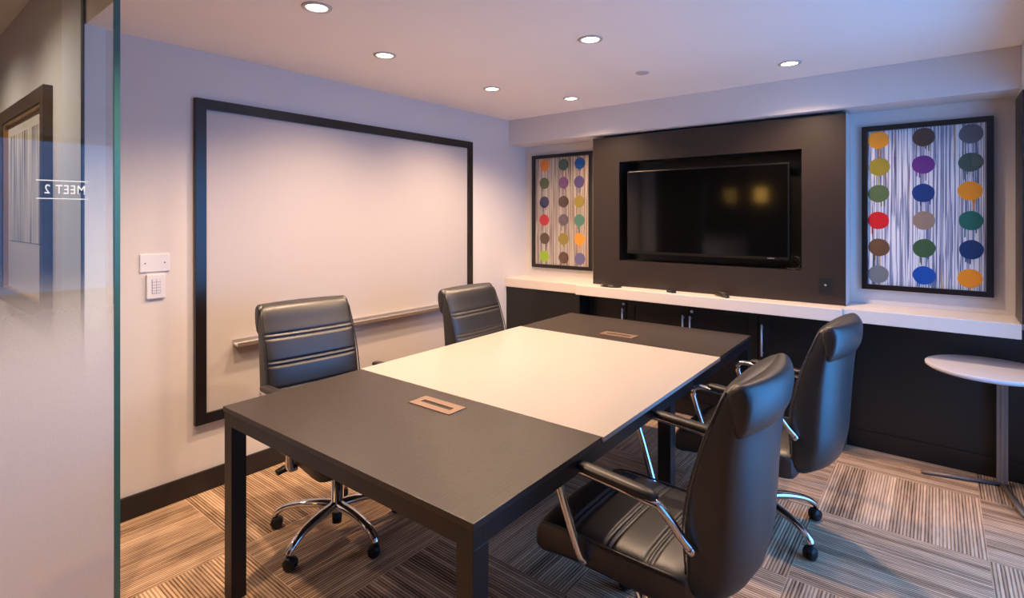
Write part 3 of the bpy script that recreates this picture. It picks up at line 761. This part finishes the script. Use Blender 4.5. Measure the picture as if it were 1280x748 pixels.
        loft(bm, rings); obj('armrest', bm, M['pad'], t)
    # mechanism, lever, lift
    bm = BM(); box(bm, -0.11, 0.13, -0.075, 0.075, 0.310, 0.350); obj('mechanism', bm, M['plastic'], t, bevel=0.01)
    bm = BM(); tube(bm, [(0.03, -0.07, 0.330), (0.03, -0.19, 0.328), (0.03, -0.235, 0.325)], 0.006, seg=10)
    tube(bm, [(0.03, -0.225, 0.326), (0.03, -0.255, 0.320), (0.03, -0.295, 0.312)], [0.009, 0.014, 0.012], seg=12, flat=1.5); o = obj('lever', bm, M['plastic'], t)
    bm = BM(); lathe(bm, [(0.004, 0.385), (0.016, 0.385), (0.016, 0.275), (0.026, 0.272), (0.026, 0.146), (0.033, 0.142), (0.033, 0.100), (0.027, 0.096), (0.004, 0.096)], seg=28); obj('gas_lift', bm, M['chrome'], t)
    bm = BM(); lathe(bm, [(0.004, 0.097), (0.023, 0.097), (0.022, 0.042), (0.004, 0.040)], seg=24); obj('lift_foot', bm, M['plastic'], t)
    for k in range(5):
        a = 2 * PI * k / 5; c, s = math.cos(a), math.sin(a)
        P = lambda r, z: (r * c, r * s, z)
        bm = BM(); tube(bm, [P(0.018, 0.126), P(0.09, 0.128), P(0.18, 0.121), P(0.252, 0.104), P(0.293, 0.080), P(0.306, 0.060)], [0.021, 0.0195, 0.0165, 0.0145, 0.0135, 0.0125], seg=14, flat=1.35)
        obj('leg', bm, M['chrome'], t)
        # twin wheel caster with hood
        ca = a + (0.9, -0.6, 1.7, 0.3, -1.4)[k]
        cc, cs = math.cos(ca), math.sin(ca)
        cx_, cy_ = 0.306 * c, 0.306 * s
        bm = BM()
        for side in (-1, 1):
            prof = [(0.004, 0.004), (0.022, 0.004), (0.0255, 0.008), (0.0255, 0.016), (0.022, 0.022), (0.010, 0.024), (0.003, 0.024)]
            rg = []
            for r_, h_ in prof:
                rg.append([(cx_ + cc * (r_ * math.cos(b) - 0.010) - cs * h_ * side, cy_ + cs * (r_ * math.cos(b) - 0.010) + cc * h_ * side, 0.0255 + r_ * math.sin(b)) for b in [2 * PI * q / 22 for q in range(22)]])
            loft(bm, rg)
        cst = obj('caster', bm, M['plastic'], t)
        bm = BM()
        rg = []
        for h_, m_ in ((-0.0215, 0.85), (-0.018, 1.0), (0.018, 1.0), (0.0215, 0.85)):
            arc = [(math.cos(b) * 0.028 * m_, math.sin(b) * 0.028 * m_) for b in [math.radians(-10 + 170 * q / 12) for q in range(13)]]
            arc += [(p[0] * 0.9, p[1] * 0.9) for p in reversed(arc)]
            rg.append([(cx_ + cc * (p[0] - 0.010) - cs * h_, cy_ + cs * (p[0] - 0.010) + cc * h_, 0.0262 + p[1]) for p in arc])
        loft(bm, rg)
        tube(bm, [(cx_, cy_, 0.045), (cx_, cy_, 0.066)], 0.0095, seg=12, sub=1)
        obj('hood', bm, M['plastic'], cst)
    return t
chair = make_chair()
G = 'black leather office chairs around the table'
for i, (cx_, cy_, deg, rb, lab) in enumerate([
    (2.35, -2.385, 179.0, 0, 'black leather chair nearest the viewpoint with its back lit blue'),
    (2.43, -1.33, 176.0, 0, 'black leather chair on the right side farther off, beside the cabinets'),
    (0.89, -2.66, -6.0, 0, 'black leather chair on the left side nearest the glass, chrome base in view'),
    (1.115, -1.61, 1.5, 0, 'black leather chair at the far left, only its backrest showing behind the white inset')]):
    t = chair if i == 0 else copy_tree(chair)
    t.location = (cx_, cy_, 0); t.scale = (1, 1, 1); t.rotation_euler = (0, 0, math.radians(deg)); t['label'] = lab; t['group'] = G
    for ch in t.children:       # swivel bases stand at their own angle
        nm = ch.name.split('.')[0]
        if nm in ('leg', 'caster'):
            ch.rotation_euler = (0, 0, math.radians((98.0, 10.0, 5.0, 20.0)[i]))
        elif nm not in ('gas_lift', 'lift_foot'):
            if i == 2 and nm in ('seat', 'seat_piping'): ch.scale.z = 0.62; ch.location.z = 0.182     # firmer, flatter seat
            if i == 2 and nm in ('mechanism', 'lever'): ch.location.z = 0.05
            ch.location.z += (0.0, 0.0, 0.022, 0.012)[i]       # seat height set by the gas lift

# ------------------------------------------------------------------ round side table
t = thing('side_table', 'round pale side table on a grey steel post in front of the black panelling', 'side table', (3.34, -0.32, 0))
bm = BM(); lathe(bm, [(0.002, 0.668), (0.255, 0.668), (0.272, 0.680), (0.272, 0.690), (0.268, 0.693), (0.002, 0.693)], seg=72); obj('tabletop', bm, M['tabtop'], t, autosmooth=0.6)
qx, qy = 0.065, 0.205
bm = BM(); box(bm, qx - 0.024, qx + 0.024, qy - 0.012, qy + 0.012, 0.02, 0.668); box(bm, qx - 0.007, qx + 0.007, qy - 0.018, qy - 0.012, 0.02, 0.668); obj('post', bm, M['tabsteel'], t, bevel=0.002)
bm = BM(); tube(bm, [(qx, qy, 0.012), (-0.29, 0.115, 0.012)], 0.012, seg=4, sub=1, flat=1.5); obj('foot', bm, M['tabsteel'], t)
bm = BM(); tube(bm, [(qx, qy, 0.012), (qx + 0.06, -0.16, 0.012)], 0.012, seg=4, sub=1, flat=1.5); obj('foot', bm, M['tabsteel'], t)
